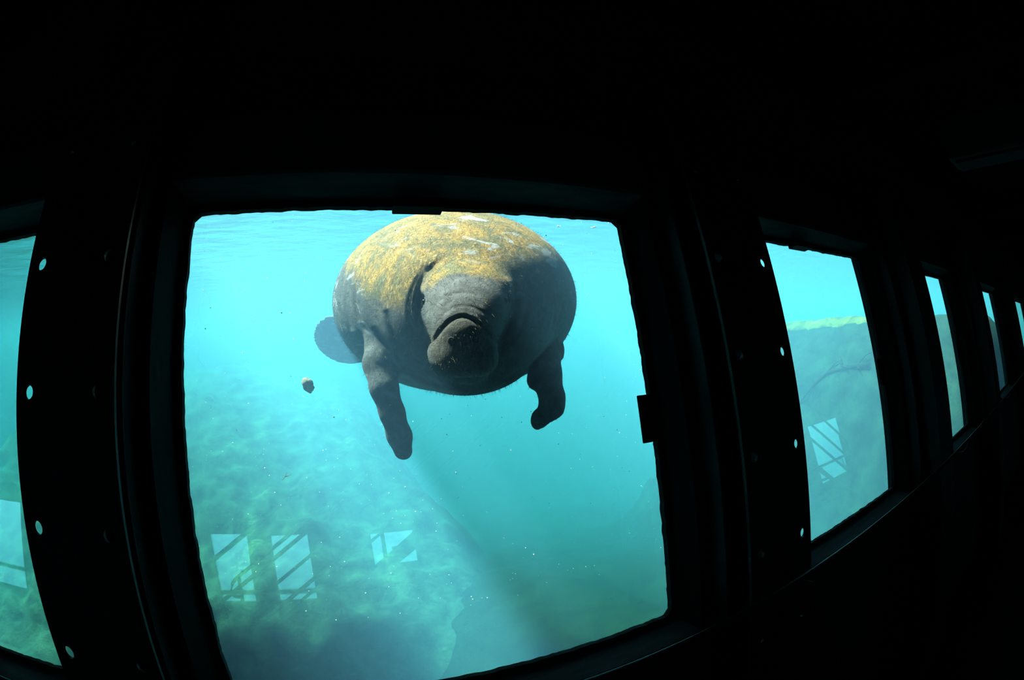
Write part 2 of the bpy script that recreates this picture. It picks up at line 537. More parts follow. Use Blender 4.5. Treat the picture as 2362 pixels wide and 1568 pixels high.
def bed_material(name, c_lo, c_mid, c_hi, patch):
    m, nt, out = new_mat(name)
    tc = N(nt, 'ShaderNodeTexCoord')
    co = tc.outputs['Object']
    n1 = noise_tex(nt, co, 2.6, 9, 0.72, 0.5)
    n2 = noise_tex(nt, co, 0.9, 4, 0.6, 0.3)
    n3 = noise_tex(nt, co, 14, 6, 0.7)
    col = ramp(nt, n1, [(0.36, c_lo), (0.5, c_mid), (0.64, c_hi)])
    pm = ramp(nt, n2, [(0.56, (0, 0, 0)), (0.68, (1, 1, 1))])
    mul = N(nt, 'ShaderNodeMath', operation='MULTIPLY')
    nt.links.new(pm, mul.inputs[0])
    nt.links.new(ramp(nt, n3, [(0.40, (0, 0, 0)), (0.6, (1, 1, 1))]), mul.inputs[1])
    mx = N(nt, 'ShaderNodeMix', data_type='RGBA')
    nt.links.new(mul.outputs[0], mx.inputs['Factor'])
    nt.links.new(col, mx.inputs['A'])
    mx.inputs['B'].default_value = (*patch, 1)
    p = N(nt, 'ShaderNodeBsdfPrincipled')
    nt.links.new(mx.outputs['Result'], p.inputs['Base Color'])
    p.inputs['Roughness'].default_value = 0.95
    p.inputs['Specular IOR Level'].default_value = 0.1
    nt.links.new(bump(nt, n3, 0.7, 0.05), p.inputs['Normal'])
    nt.links.new(p.outputs['BSDF'], out.inputs['Surface'])
    return m
M_bed = bed_material('spring_bed', (0.010, 0.016, 0.010), (0.016, 0.024, 0.014), (0.024, 0.032, 0.018), (0.04, 0.05, 0.022))
M_rock = bed_material('algae_rock', (0.026, 0.034, 0.030), (0.070, 0.078, 0.060), (0.13, 0.128, 0.092), (0.20, 0.205, 0.11))
M_bank_shaded = bed_material('shaded_bank', (0.006, 0.014, 0.010), (0.014, 0.030, 0.020), (0.026, 0.05, 0.030), (0.045, 0.08, 0.035))  # slope below the crest, its shade put into the colour
M_crest_sunlit = bed_material('sunlit_yellow_algae', (0.05, 0.045, 0.01), (0.14, 0.12, 0.022), (0.24, 0.20, 0.04), (0.36, 0.31, 0.08))  # yellow algae with the sun on the crest painted into its colour

def sheet(name, mat, xs, ys, fn):
    nx, ny = len(xs), len(ys)
    vv = [(x, y, fn(x, y)) for y in ys for x in xs]
    ff = [(j * nx + i, j * nx + i + 1, (j + 1) * nx + i + 1, (j + 1) * nx + i) for j in range(ny - 1) for i in range(nx - 1)]
    m = MB()
    m.add(vv, ff)
    return m.build(name, mat, smooth=True)

def bed_height(x, y):
    z = -3.2 + 1.6 * smooth(-1.2, 2.4, x) * smooth(13, 3.0, y) + 0.22 * fbm(x, y, 0.5) + 0.06 * fbm(x + 9, y, 1.8)
    far = max(smooth(12, 21, y), smooth(-9, -14.5, x), smooth(17, 24.5, x))
    return z + far * 7.0
lin = lambda a, b, n: [a + (b - a) * i / (n - 1) for i in range(n)]
g = sheet('ground_spring_bed', M_bed, lin(-15.6, 25.6, 190), lin(0.35, 23.6, 120), bed_height)
tag(g, kind='structure')
g2 = sheet('ground_far_bed', M_bed, lin(-15.6, 25.6, 90), lin(-17.8, -4.4, 50), lambda x, y: -1.5 + 0.2 * fbm(x, y, 0.5) + 5 * max(smooth(-10, -17, y), smooth(-11, -15, x), smooth(19, 25, x)))
tag(g2, kind='structure')

MK = 1.75
def mound_height(x, y):
    return 1.55 + MK * (mound_form(x / MK, y / MK) - 1.55)
def mound_form(x, y):
    edge = 1.95 - 0.27 * (y - 3.9) + 0.25 * fbm(3, y, 0.8)
    side = 1 - smooth(edge - 1.2, edge + 1.2, x)
    rise = -0.78 + 1.90 * smooth(1.5, 9.2, y + 0.3 * fbm(x, y, 0.5)) + 0.12 * smooth(0.0, -2.0, x)
    lump = 0.20 * fbm(x, y, 0.6) + 0.10 * fbm(x + 4, y - 2, 1.7) + 0.045 * fbm(x, y + 7, 5.0)
    fall = smooth(13.5, 10.0, y) * smooth(-8.5, -5.0, x)
    return -2.3 + (rise + lump + 2.3) * side * fall
def stretch(vals, n): return vals
mound = sheet('algae_rock_mound', M_rock, lin(-14.5, 6.4, 260), lin(2.0, 22.5, 250), mound_height)
tag(mound, 'big algae-covered rock slope rising behind the drooping left flipper', 'rock')

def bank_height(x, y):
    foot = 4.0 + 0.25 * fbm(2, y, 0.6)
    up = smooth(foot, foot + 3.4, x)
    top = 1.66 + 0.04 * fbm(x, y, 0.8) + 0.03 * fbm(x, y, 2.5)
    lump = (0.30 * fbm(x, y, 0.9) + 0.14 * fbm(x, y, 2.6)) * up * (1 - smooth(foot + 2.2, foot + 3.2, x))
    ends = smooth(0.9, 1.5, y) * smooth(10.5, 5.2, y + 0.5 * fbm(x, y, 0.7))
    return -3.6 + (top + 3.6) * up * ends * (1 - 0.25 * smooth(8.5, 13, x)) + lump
bank = sheet('algae_bank', M_bank_shaded, lin(3.3, 15.0, 200), lin(0.85, 15.5, 170), bank_height)
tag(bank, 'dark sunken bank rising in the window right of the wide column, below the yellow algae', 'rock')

# ragged yellow algae strip on the bank top, sunlit brightness in its colour
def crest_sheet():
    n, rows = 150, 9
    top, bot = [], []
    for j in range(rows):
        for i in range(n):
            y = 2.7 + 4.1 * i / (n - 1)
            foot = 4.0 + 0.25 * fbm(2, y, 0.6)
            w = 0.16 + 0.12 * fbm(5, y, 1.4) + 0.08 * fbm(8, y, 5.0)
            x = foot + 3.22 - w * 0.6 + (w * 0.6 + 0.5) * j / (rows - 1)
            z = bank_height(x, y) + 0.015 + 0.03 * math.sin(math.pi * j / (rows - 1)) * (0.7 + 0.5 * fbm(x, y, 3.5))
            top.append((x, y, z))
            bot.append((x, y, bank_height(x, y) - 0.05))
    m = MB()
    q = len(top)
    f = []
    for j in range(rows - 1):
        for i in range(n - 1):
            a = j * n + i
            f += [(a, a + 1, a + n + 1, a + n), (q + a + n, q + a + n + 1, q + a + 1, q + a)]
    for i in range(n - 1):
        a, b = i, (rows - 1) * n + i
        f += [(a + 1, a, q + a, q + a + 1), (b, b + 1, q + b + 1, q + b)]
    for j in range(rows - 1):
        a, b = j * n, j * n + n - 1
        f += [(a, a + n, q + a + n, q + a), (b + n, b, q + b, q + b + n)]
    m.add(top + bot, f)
    return m.build('sunlit_algae_strip', M_crest_sunlit, smooth=True)
tag(crest_sheet(), 'ragged strip of yellow algae, painted sunlit, along the crest of the sunken bank', 'algae')

# ------------------------------------------------------------------ manatee
M_ORG = Vector((0.558, 2.120, 1.738))
EYv = Vector((0.25359, 0.96352, 0.08560)).normalized()      # away from the window
EXv = (RIGHT - EYv * RIGHT.dot(EYv)).normalized()
EZv = EXv.cross(EYv).normalized()
KPX = 1125.0
def L(px, py, r):           # a point of the animal in its own metres, r = distance from the window side viewpoint it was measured at
    return ((px - 1050) * r / KPX, r - 2.2, (700 - py) * r / KPX)

def axis(segs):
    out = [segs[0][0]]
    for a, b, st in segs:
        n = max(1, int(round((b - a) / st)))
        out += [a + (b - a) * (i + 1) / n for i in range(n)]
    return np.array(out, dtype=np.float32)

def smin(a, b, k):
    h = np.clip(0.5 + 0.5 * (b - a) / k, 0, 1)
    return b + (a - b) * h - k * h * (1 - h)

def build_manatee_surface():
    ax = axis([(-1.60, -0.70, 0.02), (-0.70, -0.16, 0.010), (-0.16, 0.26, 0.0045), (0.26, 0.80, 0.010)])
    ay = axis([(-0.86, -0.25, 0.006), (-0.25, 0.2, 0.011), (0.2, 3.15, 0.03)])
    az = axis([(-0.80, -0.26, 0.009), (-0.26, 0.10, 0.0045), (0.10, 0.62, 0.010)])
    X, Y, Z = ax[:, None, None], ay[None, :, None], az[None, None, :]
    # trunk: table of cross-sections along the depth
    tab = np.array([  # y, cx, cz, rx, rz
        (-0.52, 0.02, 0.00, 0.02, 0.02), (-0.46, 0.02, 0.01, 0.17, 0.15), (-0.40, 0.02, 0.015, 0.25, 0.21), (-0.28, 0.015, 0.02, 0.36, 0.29),
        (-0.12, 0.01, 0.02, 0.48, 0.37), (0.08, 0.0, 0.02, 0.575, 0.43), (0.30, -0.005, 0.012, 0.645, 0.475), (0.60, -0.055, 0.005, 0.672, 0.49),
        (1.0, -0.20, -0.03, 0.60, 0.44), (1.4, -0.41, -0.10, 0.45, 0.32), (1.8, -0.64, -0.19, 0.29, 0.19), (2.2, -0.88, -0.27, 0.17, 0.10),
        (2.5, -1.02, -0.33, 0.12, 0.06), (3.2, -1.1, -0.4, 0.02, 0.02)], dtype=np.float64)
    yy = ay.astype(np.float64)
    # smooth the table with a cubic-like resample
    def col(i):
        v = np.interp(yy, tab[:, 0], tab[:, i])
        k = np.hanning(9); k /= k.sum()
        # smoothing in table space, on an even spacing
        e = np.linspace(yy[0], yy[-1], 600)
        ev = np.interp(e, tab[:, 0], tab[:, i])
        k = np.hanning(41); k /= k.sum()
        ep = np.convolve(np.pad(ev, 20, mode='edge'), k, 'valid')
        return np.interp(yy, e, ep).astype(np.float32)[None, :, None]
    cx, cz, rx, rz = col(1), col(2), col(3), col(4)
    q = np.sqrt(((X - cx) / rx) ** 2 + ((Z - cz) / rz) ** 2)
    D = ((q - 1) * np.minimum(rx, rz)).astype(np.float32)
    D = np.where(Y < -0.51, np.maximum(D, -0.51 - Y + 0.0), D).astype(np.float32)

    def block(lo, hi):
        ii = [slice(max(0, np.searchsorted(a, l) - 1), min(len(a), np.searchsorted(a, h) + 1)) for a, l, h in zip((ax, ay, az), lo, hi)]
        return tuple(ii), ax[ii[0]][:, None, None], ay[ii[1]][None, :, None], az[ii[2]][None, None, :]

    def ellipsoid(c, r, k, rot=None, sub=False):
        m = max(r) * 1.5 + 2 * k
        ii, x, y, z = block([c[i] - m for i in range(3)], [c[i] + m for i in range(3)])
        px, py, pz = x - c[0], y - c[1], z - c[2]
        if rot is not None:
            R = rot
            px, py, pz = (R[0][0] * px + R[0][1] * py + R[0][2] * pz, R[1][0] * px + R[1][1] * py + R[1][2] * pz, R[2][0] * px + R[2][1] * py + R[2][2] * pz)
        k0 = np.sqrt((px / r[0]) ** 2 + (py / r[1]) ** 2 + (pz / r[2]) ** 2)
        k1 = np.sqrt((px / r[0] ** 2) ** 2 + (py / r[1] ** 2) ** 2 + (pz / r[2] ** 2) ** 2) + 1e-6
        d = k0 * (k0 - 1) / k1
        if sub:
            D[ii] = -smin(-D[ii], d, k)
        else:
            D[ii] = smin(D[ii], d, k)

    def limb(pts, k, flat=0.62, flat_dir=1):
        """chain of tapering round segments, flattened front to back"""
        c = np.array([p[:3] for p in pts]); m = max(p[3] for p in pts) + 2 * k + 0.02
        ii, x, y, z = block(c.min(0) - m, c.max(0) + m)
        best = None
        for (a, b) in zip(pts[:-1], pts[1:]):
            fl = flat
            bax, bay, baz = b[0] - a[0], (b[1] - a[1]) / fl, b[2] - a[2]
            pax, pay, paz = x - a[0], (y - a[1]) / fl, z - a[2]
            h = np.clip((pax * bax + pay * bay + paz * baz) / (bax ** 2 + bay ** 2 + baz ** 2), 0, 1)
            d = np.sqrt((pax - bax * h) ** 2 + (pay - bay * h) ** 2 + (paz - baz * h) ** 2) - (a[3] + (b[3] - a[3]) * h)
            d = d * 0.8
            best = d if best is None else smin(best, d, 0.018)
        D[ii] = smin(D[ii], best, k)

    # throat and neck fat, head, snout, muzzle
    ellipsoid(L(1072, 765, 2.02), (0.335, 0.27, 0.265), 0.08)
    ellipsoid(L(1076, 692, 1.86), (0.190, 0.24, 0.165), 0.03)
    ellipsoid(L(1072, 722, 1.70), (0.150, 0.21, 0.135), 0.05)
    ellipsoid(L(1070, 762, 1.60), (0.118, 0.15, 0.098), 0.045)
    ellipsoid(L(1066, 806, 1.54), (0.112, 0.085, 0.082), 0.018)
    ellipsoid(L(1040, 832, 1.545), (0.066, 0.075, 0.052), 0.025)      # hanging lip pads
    ellipsoid(L(1100, 832, 1.545), (0.066, 0.075, 0.052), 0.025)
    ellipsoid(L(1074, 846, 1.72), (0.090, 0.14, 0.065), 0.03)        # lower jaw
    # brow bulges over the eyes
    ellipsoid(L(985, 668, 1.77), (0.045, 0.06, 0.030), 0.03)
    ellipsoid(L(1155, 662, 1.77), (0.045, 0.06, 0.030), 0.03)
    # flippers
    limb([(*L(925, 770, 2.10), 0.075), (*L(882, 800, 2.02), 0.080), (*L(873, 838, 1.97), 0.074), (*L(879, 895, 1.93), 0.058), (*L(896, 955, 1.92), 0.051),
          (*L(911, 1012, 1.94), 0.051), (*L(918, 1050, 1.95), 0.040)], 0.035)
    limb([(*L(1225, 770, 2.25), 0.09), (*L(1258, 815, 2.20), 0.078), (*L(1262, 868, 2.15), 0.073), (*L(1279, 925, 2.12), 0.057), (*L(1278, 948, 2.11), 0.056),
          (*L(1252, 980, 2.11), 0.036)], 0.03)
    ellipsoid(L(1231, 885, 2.13), (0.022, 0.03, 0.03), 0.03)
    ellipsoid(L(1241, 978, 2.11), (0.026, 0.022, 0.046), 0.02)
    ellipsoid(L(1297, 812, 2.22), (0.020, 0.03, 0.050), 0.005)       # skin fold at the far armpit
    # tail paddle, twisted so that its face shows
    t = math.radians(-48)
    rot = [[1, 0, 0], [0, math.cos(t), math.sin(t)], [0, -math.sin(t), math.cos(t)]]
    ellipsoid((-1.11, 2.58, -0.35), (0.335, 0.36, 0.045), 0.05, rot)
    # eyes: shallow pits
    for px, py in ((979, 694), (1166, 690)):
        ellipsoid(L(px, py, 1.735), (0.016, 0.05, 0.020), 0.014, sub=True)

    # skin folds pressed into the front, given as curves on the animal seen from the front
    folds = [
        ([(990, 806), (1000, 786), (1020, 756), (1045, 735), (1068, 728), (1092, 737), (1116, 758), (1136, 784)], 0.013, 4.5),
        ([(1004, 748), (1024, 722), (1050, 707), (1075, 704), (1100, 711), (1126, 728)], 0.003, 3.0),
        ([(1000, 706), (1020, 686), (1050, 676), (1080, 675), (1106, 683)], 0.003, 3.0),
        ([(1000, 728), (1022, 704), (1050, 692), (1078, 690), (1104, 697)], 0.0012, 2.5),
        ([(1008, 770), (1028, 742), (1052, 720), (1075, 716), (1104, 728), (1128, 752)], 0.0012, 2.5),
        ([(992, 612), (975, 640), (963, 672), (961, 705), (966, 735), (976, 765), (990, 796)], 0.034, 9),
        ([(985, 605), (960, 640), (945, 680), (943, 715), (952, 750), (968, 780), (990, 806)], 0.010, 5),
        ([(1186, 650), (1192, 690), (1186, 730), (1172, 765), (1152, 800)], 0.026, 9),
        ([(1215, 680), (1216, 720), (1204, 760), (1180, 790), (1150, 816)], 0.012, 6),
        ([(888, 712), (900, 752), (925, 800), (965, 840), (1010, 866)], 0.010, 9),
        ([(912, 820), (935, 850), (975, 876), (1030, 893), (1085, 896)], 0.014, 7),
        ([(1298, 775), (1270, 800), (1235, 838), (1190, 868), (1140, 886)], 0.014, 7),
        ([(858, 752), (872, 778), (905, 812), (922, 838)], 0.012, 5),
        ([(862, 838), (880, 842), (905, 838)], 0.004, 3),
        ([(820, 640), (815, 690), (825, 740)], 0.006, 6),
        ([(795, 640), (793, 700), (806, 760)], 0.006, 6),
        ([(1020, 596), (1000, 612), (985, 632)], 0.016, 7),
    ]
    ny = int(np.searchsorted(ay, 0.75))
    sub = D[:, :ny, :]
    idx = np.nonzero(np.abs(sub) < 0.055)
    x, y, z, d = ax[idx[0]], ay[idx[1]], az[idx[2]], sub[idx]
    r = 2.2 + y
    u, v = 1050 + x * KPX / r, 700 - z * KPX / r
    for pts, depth, w in folds:
        P = np.array(pts, dtype=np.float64)
        # round the polyline
        for _ in range(2):
            Q = [P[0]]
            for a, b in zip(P[:-1], P[1:]):
                Q += [0.75 * a + 0.25 * b, 0.25 * a + 0.75 * b]
            P = np.array(Q + [P[-1]])
        near = (u > P[:, 0].min() - 4 * w) & (u < P[:, 0].max() + 4 * w) & (v > P[:, 1].min() - 4 * w) & (v < P[:, 1].max() + 4 * w)
        j = np.nonzero(near)[0]
        if len(j) == 0:
            continue
        uu, vv = u[j], v[j]
        best = np.full(len(j), 1e9); tt = np.zeros(len(j))
        for i, (a, b) in enumerate(zip(P[:-1], P[1:])):
            ab = b - a
            h = np.clip(((uu - a[0]) * ab[0] + (vv - a[1]) * ab[1]) / (ab @ ab), 0, 1)
            dd = (uu - a[0] - ab[0] * h) ** 2 + (vv - a[1] - ab[1] * h) ** 2
            better = dd < best
            best = np.where(better, dd, best)
            tt = np.where(better, (i + h) / (len(P) - 1), tt)
        fade = np.sin(np.pi * tt) ** 0.8
        d[j] += (depth * np.exp(-best / (w * w)) * fade).astype(np.float32)
    sub[idx] = d
    return ax, ay, az, D

def surface_nets(ax, ay, az, D):
    s = D < 0
    nx, ny, nz = D.shape
    corner = [(i, j, k) for i in (0, 1) for j in (0, 1) for k in (0, 1)]
    cnt = np.zeros((nx - 1, ny - 1, nz - 1), np.int8)
    for i, j, k in corner:
        cnt += s[i:nx - 1 + i, j:ny - 1 + j, k:nz - 1 + k]
    act = np.nonzero((cnt > 0) & (cnt < 8))
    n = len(act[0])
    ids = np.full(cnt.shape, -1, np.int32)
    ids[act] = np.arange(n)
    acc = np.zeros((n, 3)); num = np.zeros(n)
    A = (ax, ay, az)
    for axis_ in range(3):
        o1, o2 = [t for t in range(3) if t != axis_]
        for p in (0, 1):
            for q in (0, 1):
                a = [act[0].copy(), act[1].copy(), act[2].copy()]
                a[o1] = a[o1] + p; a[o2] = a[o2] + q
                b = [t.copy() for t in a]; b[axis_] = b[axis_] + 1
                va, vb = D[tuple(a)], D[tuple(b)]
                cr = (va < 0) != (vb < 0)
                t = np.where(cr, va / np.where(cr, va - vb, 1), 0)
                for c in range(3):
                    pa = A[c][a[c]]; pb = A[c][b[c]]
                    acc[:, c] += np.where(cr, pa + (pb - pa) * t, 0)
                num += cr
    V = acc / num[:, None]
    F = []
    for axis_ in range(3):
        o1, o2 = [(1, 2), (2, 0), (0, 1)][axis_]
        sl_a = [slice(None)] * 3; sl_b = [slice(None)] * 3
        sl_a[axis_] = slice(0, -1); sl_b[axis_] = slice(1, None)
        sa, sb = s[tuple(sl_a)], s[tuple(sl_b)]
        e = np.nonzero(sa != sb)
        keep = (e[o1] > 0) & (e[o2] > 0) & (e[o1] < D.shape[o1] - 1) & (e[o2] < D.shape[o2] - 1)
        e = [t[keep] for t in e]
        flip = sa[tuple(e)]
        quad = []
        for p, q in ((-1, -1), (0, -1), (0, 0), (-1, 0)):
            c = [t.copy() for t in e]
            c[o1] = c[o1] + p; c[o2] = c[o2] + q
            quad.append(ids[tuple(c)])
        quad = np.stack(quad, 1)
        quad[~flip] = quad[~flip][:, ::-1]
        F.append(quad)
    return V, np.concatenate(F)

def skin_material():
    m, nt, out = new_mat('manatee_skin')
    tc = N(nt, 'ShaderNodeTexCoord')
    co = tc.outputs['Object']
    at = N(nt, 'ShaderNodeAttribute', attribute_name='algae')
    a = at.outputs['Fac']
    n_big = noise_tex(nt, co, 5.5, 6, 0.62, 0.5)
    n_mid = noise_tex(nt, co, 22, 8, 0.7, 0.6)
    fine = mapping(nt, co, (60, 60, 28))
    n_fine = noise_tex(nt, fine, 1.6, 8, 0.75, 1.2)
    grey = ramp(nt, n_mid, [(0.30, (0.030, 0.0295, 0.029)), (0.55, (0.082, 0.080, 0.079)), (0.75, (0.165, 0.162, 0.160))])
    gold = ramp(nt, n_fine, [(0.30, (0.045, 0.025, 0.005)), (0.46, (0.23, 0.12, 0.015)), (0.60, (0.50, 0.29, 0.05)), (0.74, (0.92, 0.74, 0.42))])
    n_pat = noise_tex(nt, co, 11, 7, 0.68, 0.8)
    olive = ramp(nt, n_fine, [(0.32, (0.035, 0.030, 0.012)), (0.52, (0.13, 0.105, 0.035)), (0.70, (0.34, 0.28, 0.12))])
    pf = ramp(nt, n_pat, [(0.42, (1, 1, 1)), (0.60, (0, 0, 0))])
    mg = N(nt, 'ShaderNodeMix', data_type='RGBA')
    nt.links.new(pf, mg.inputs['Factor']); nt.links.new(gold, mg.inputs['A']); nt.links.new(olive, mg.inputs['B'])
    gold = mg.outputs['Result']
    # algae cover breaks up along its edge
    s1 = N(nt, 'ShaderNodeMath', operation='MULTIPLY_ADD')
    nt.links.new(n_mid, s1.inputs[0]); s1.inputs[1].default_value = 1.1; s1.inputs[2].default_value = -0.55
    s2 = N(nt, 'ShaderNodeMath', operation='MULTIPLY_ADD')
    nt.links.new(n_big, s2.inputs[0]); s2.inputs[1].default_value = 1.2; s2.inputs[2].default_value = -0.60
    s3 = N(nt, 'ShaderNodeMath', operation='ADD')
    nt.links.new(s1.outputs[0], s3.inputs[0]); nt.links.new(s2.outputs[0], s3.inputs[1])
    s4 = N(nt, 'ShaderNodeMath', operation='ADD')
    nt.links.new(a, s4.inputs[0]); nt.links.new(s3.outputs[0], s4.inputs[1])
    cover = ramp(nt, s4.outputs[0], [(0.26, (0, 0, 0)), (0.70, (1, 1, 1))])
    mx = N(nt, 'ShaderNodeMix', data_type='RGBA')
    nt.links.new(cover, mx.inputs['Factor']); nt.links.new(grey, mx.inputs['A']); nt.links.new(gold, mx.inputs['B'])
    # pale scraped scars in long streaks, also painting the left flank's sunlit tone
    sv = mapping(nt, co, (5.0, 5.0, 13.0), (0.0, 0.55, 0.3))
    n_sc = noise_tex(nt, sv, 1.5, 5, 0.62, 0.7)
    scar_flank_lit = ramp(nt, n_sc, [(0.575, (0, 0, 0)), (0.635, (1, 1, 1))])
    at2 = N(nt, 'ShaderNodeAttribute', attribute_name='scar_flank_lit')
    mm = N(nt, 'ShaderNodeMath', operation='MULTIPLY')
    nt.links.new(scar_flank_lit, mm.inputs[0]); nt.links.new(at2.outputs['Fac'], mm.inputs[1])
    mx2 = N(nt, 'ShaderNodeMix', data_type='RGBA')
    nt.links.new(mm.outputs[0], mx2.inputs['Factor']); nt.links.new(mx.outputs['Result'], mx2.inputs['A'])
    mx2.inputs['B'].default_value = (0.36, 0.35, 0.36, 1)
    # the bristly muzzle is browner than the rest
    at3 = N(nt, 'ShaderNodeAttribute', attribute_name='muzzle')
    mzf = N(nt, 'ShaderNodeMath', operation='MULTIPLY')
    nt.links.new(at3.outputs['Fac'], mzf.inputs[0]); mzf.inputs[1].default_value = 0.85
    mx3 = N(nt, 'ShaderNodeMix', data_type='RGBA')
    nt.links.new(mzf.outputs[0], mx3.inputs['Factor']); nt.links.new(mx2.outputs['Result'], mx3.inputs['A'])
    nt.links.new(ramp(nt, n_fine, [(0.35, (0.030, 0.024, 0.017)), (0.65, (0.085, 0.070, 0.052))]), mx3.inputs['B'])
    p = N(nt, 'ShaderNodeBsdfPrincipled')
    nt.links.new(mx3.outputs['Result'], p.inputs['Base Color'])
    p.inputs['Roughness'].default_value = 0.68
    p.inputs['Specular IOR Level'].default_value = 0.25
    b1 = bump(nt, n_fine, 0.9, 0.010)
    wv = mapping(nt, co, (16, 16, 75))
    b2 = bump(nt, noise_tex(nt, wv, 1.0, 5, 0.65, 0.5), 0.45, 0.005, b1)
    nt.links.new(b2, p.inputs['Normal'])
    nt.links.new(p.outputs['BSDF'], out.inputs['Surface'])
    return m
M_skin = skin_material()

gx, gy, gz, field = build_manatee_surface()
MV, MF = surface_nets(gx, gy, gz, field)
me = bpy.data.meshes.new('manatee')
me.from_pydata(MV.tolist(), [], MF.tolist())
me.validate()
me.polygons.foreach_set('use_smooth', [True] * len(me.polygons))
me.materials.append(M_skin)
me.update()
nrm = np.zeros(len(me.vertices) * 3); me.vertices.foreach_get('normal', nrm); nrm = nrm.reshape(-1, 3)
def sst(a, b, x):
    t = np.clip((x - a) / (b - a), 0, 1); return t * t * (3 - 2 * t)
rr_ = 2.2 + MV[:, 1]
uu_, vv_ = 1050 + MV[:, 0] * KPX / rr_, 700 - MV[:, 2] * KPX / rr_
line = np.interp(uu_, [740, 800, 850, 930, 985, 1010, 1090, 1150, 1230, 1340], [560, 600, 690, 690, 645, 655, 660, 625, 590, 570])
alg = sst(85, -75, vv_ - line) * sst(-0.55, 0.15, nrm[:, 2]) * sst(-0.62, -0.50, MV[:, 1])
alg = np.clip(alg * 1.05, 0, 1)
scar_flank_lit = sst(620, 560, vv_) * sst(860, 960, uu_)
scar_flank_lit = np.maximum(scar_flank_lit, sst(700, 640, vv_) * sst(1130, 1180, uu_) * 0.8)
scar_flank_lit = np.maximum(scar_flank_lit, sst(890, 820, uu_) * sst(530, 600, vv_) * 0.75)  # left flank streaks: worn skin plus painted sunlit lightness
muz = sst(1.15, 0.85, np.sqrt(((uu_ - 1066) / 80) ** 2 + ((vv_ - 797) / 66) ** 2)) * sst(-0.52, -0.60, MV[:, 1])
for nm, val in (('algae', alg), ('scar_flank_lit', scar_flank_lit), ('muzzle', muz)):
    at = me.attributes.new(nm, 'FLOAT', 'POINT')
    at.data.foreach_set('value', val.astype(np.float32))
manatee = bpy.data.objects.new('manatee', me)
MM = Matrix(((EXv.x, EYv.x, EZv.x, M_ORG.x), (EXv.y, EYv.y, EZv.y, M_ORG.y), (EXv.z, EYv.z, EZv.z, M_ORG.z), (0, 0, 0, 1)))
manatee.matrix_world = MM
COL.objects.link(manatee)
tag(manatee, 'huge grey manatee with golden algae on its back swimming face-on at the window', 'manatee')

def child(o):
    o.parent = manatee
    o.matrix_parent_inverse = Matrix.Identity(4)
    return o
M_eye = painted('dark_eye', (0.004, 0.004, 0.004), 0.15, 0, 0.2, 40)
def surf_hit(px, py):       # first skin point on the line of sight through a front-view position
    d = Vector(L(px, py, 1.0)) - Vector((0, -2.2, 0))
    ok, loc, no, _ = manatee.ray_cast(Vector((0, -2.2, 0)), d.normalized())
    return (loc, no) if ok else (Vector(L(px, py, 1.8)), Vector((0, -1, 0)))
bpy.context.view_layer.update()
for px, py in ((979, 695), (1166, 691)):
    p, no = surf_hit(px, py)
    m = MB()
    n, k = 12, 7
    vv = [(p.x + 0.011 * math.sin(math.pi * j / k) * math.cos(2 * math.pi * i / n), p.y + 0.004 + 0.011 * math.sin(math.pi * j / k) * math.sin(2 * math.pi * i / n), p.z + 0.010 * math.cos(math.pi * j / k)) for j in range(k + 1) for i in range(n)]
    m.add(vv, [(j * n + i, j * n + (i + 1) % n, (j + 1) * n + (i + 1) % n, (j + 1) * n + i) for j in range(k) for i in range(n)])
    o = m.build('eye', M_eye, smooth=True)
    child(o)
M_nos = painted('nostril_skin', (0.05, 0.048, 0.046), 0.6, 0, 0.3, 60)
for px, py in ((1041, 786), (1096, 782)):
    p, no = surf_hit(px, py)
    m = MB()
    t1 = no.cross(Vector((0, 0, 1))).normalized(); t2 = no.cross(t1).normalized()
    ring = [p + no * 0.001 + (t1 * math.cos(2 * math.pi * i / 18) * 0.010 + t2 * math.sin(2 * math.pi * i / 18) * 0.011) for i in range(19)]
    m.tube(ring, 0.0017, 6, caps=False)
    child(m.build('nostril', M_nos, smooth=True))

# bristles of the muzzle and fine hair on the skin
def hair_object(name, pts, mat):
    m = MB()
    for p, d, ln, w in pts:
        s = d.cross(Vector((0, 1, 0)))
        if s.length < 1e-3: s = Vector((1, 0, 0))
        s = s.normalized() * w
        mid = p + d * ln * 0.55
        tip = p + d * ln + Vector((0, 0, -0.12 * ln))
        m.add([p - s, p + s, mid + s * 0.8, mid - s * 0.8, tip], [(0, 1, 2, 3), (3, 2, 4)])
    o = m.build(name, mat)
    tag(o, kind='stuff')
    return child(o)
M_hair = painted('fine_hair', (0.14, 0.11, 0.06), 0.7, 0, 0.3, 20)
hr_ = np.random.default_rng(7)
front = np.nonzero((MV[:, 1] < 1.3) & (nrm[:, 1] < 0.35))[0]
sel = hr_.choice(front, 5200, replace=False)
pts = []
for i in sel:
    nn = Vector(nrm[i]) + Vector(hr_.normal(0, 0.45, 3)) + Vector((0, 0.2, -0.25))
    pts.append((Vector(MV[i]), nn.normalized(), float(hr_.uniform(0.008, 0.024)), 0.00035))
hair_object('hair', pts, M_hair)
mz = np.nonzero((MV[:, 1] < -0.58) & (vv_ > 770) & (vv_ < 862) & (uu_ > 985) & (uu_ < 1145))[0]
sel = hr_.choice(mz, min(650, len(mz)), replace=False)
pts = []
for i in sel:
    nn = Vector(nrm[i]) + Vector(hr_.normal(0, 0.35, 3)) + Vector((0, 0, -0.3))
    pts.append((Vector(MV[i]), nn.normalized(), float(hr_.uniform(0.004, 0.012)), 0.00035))
hair_object('bristles', pts, M_hair)

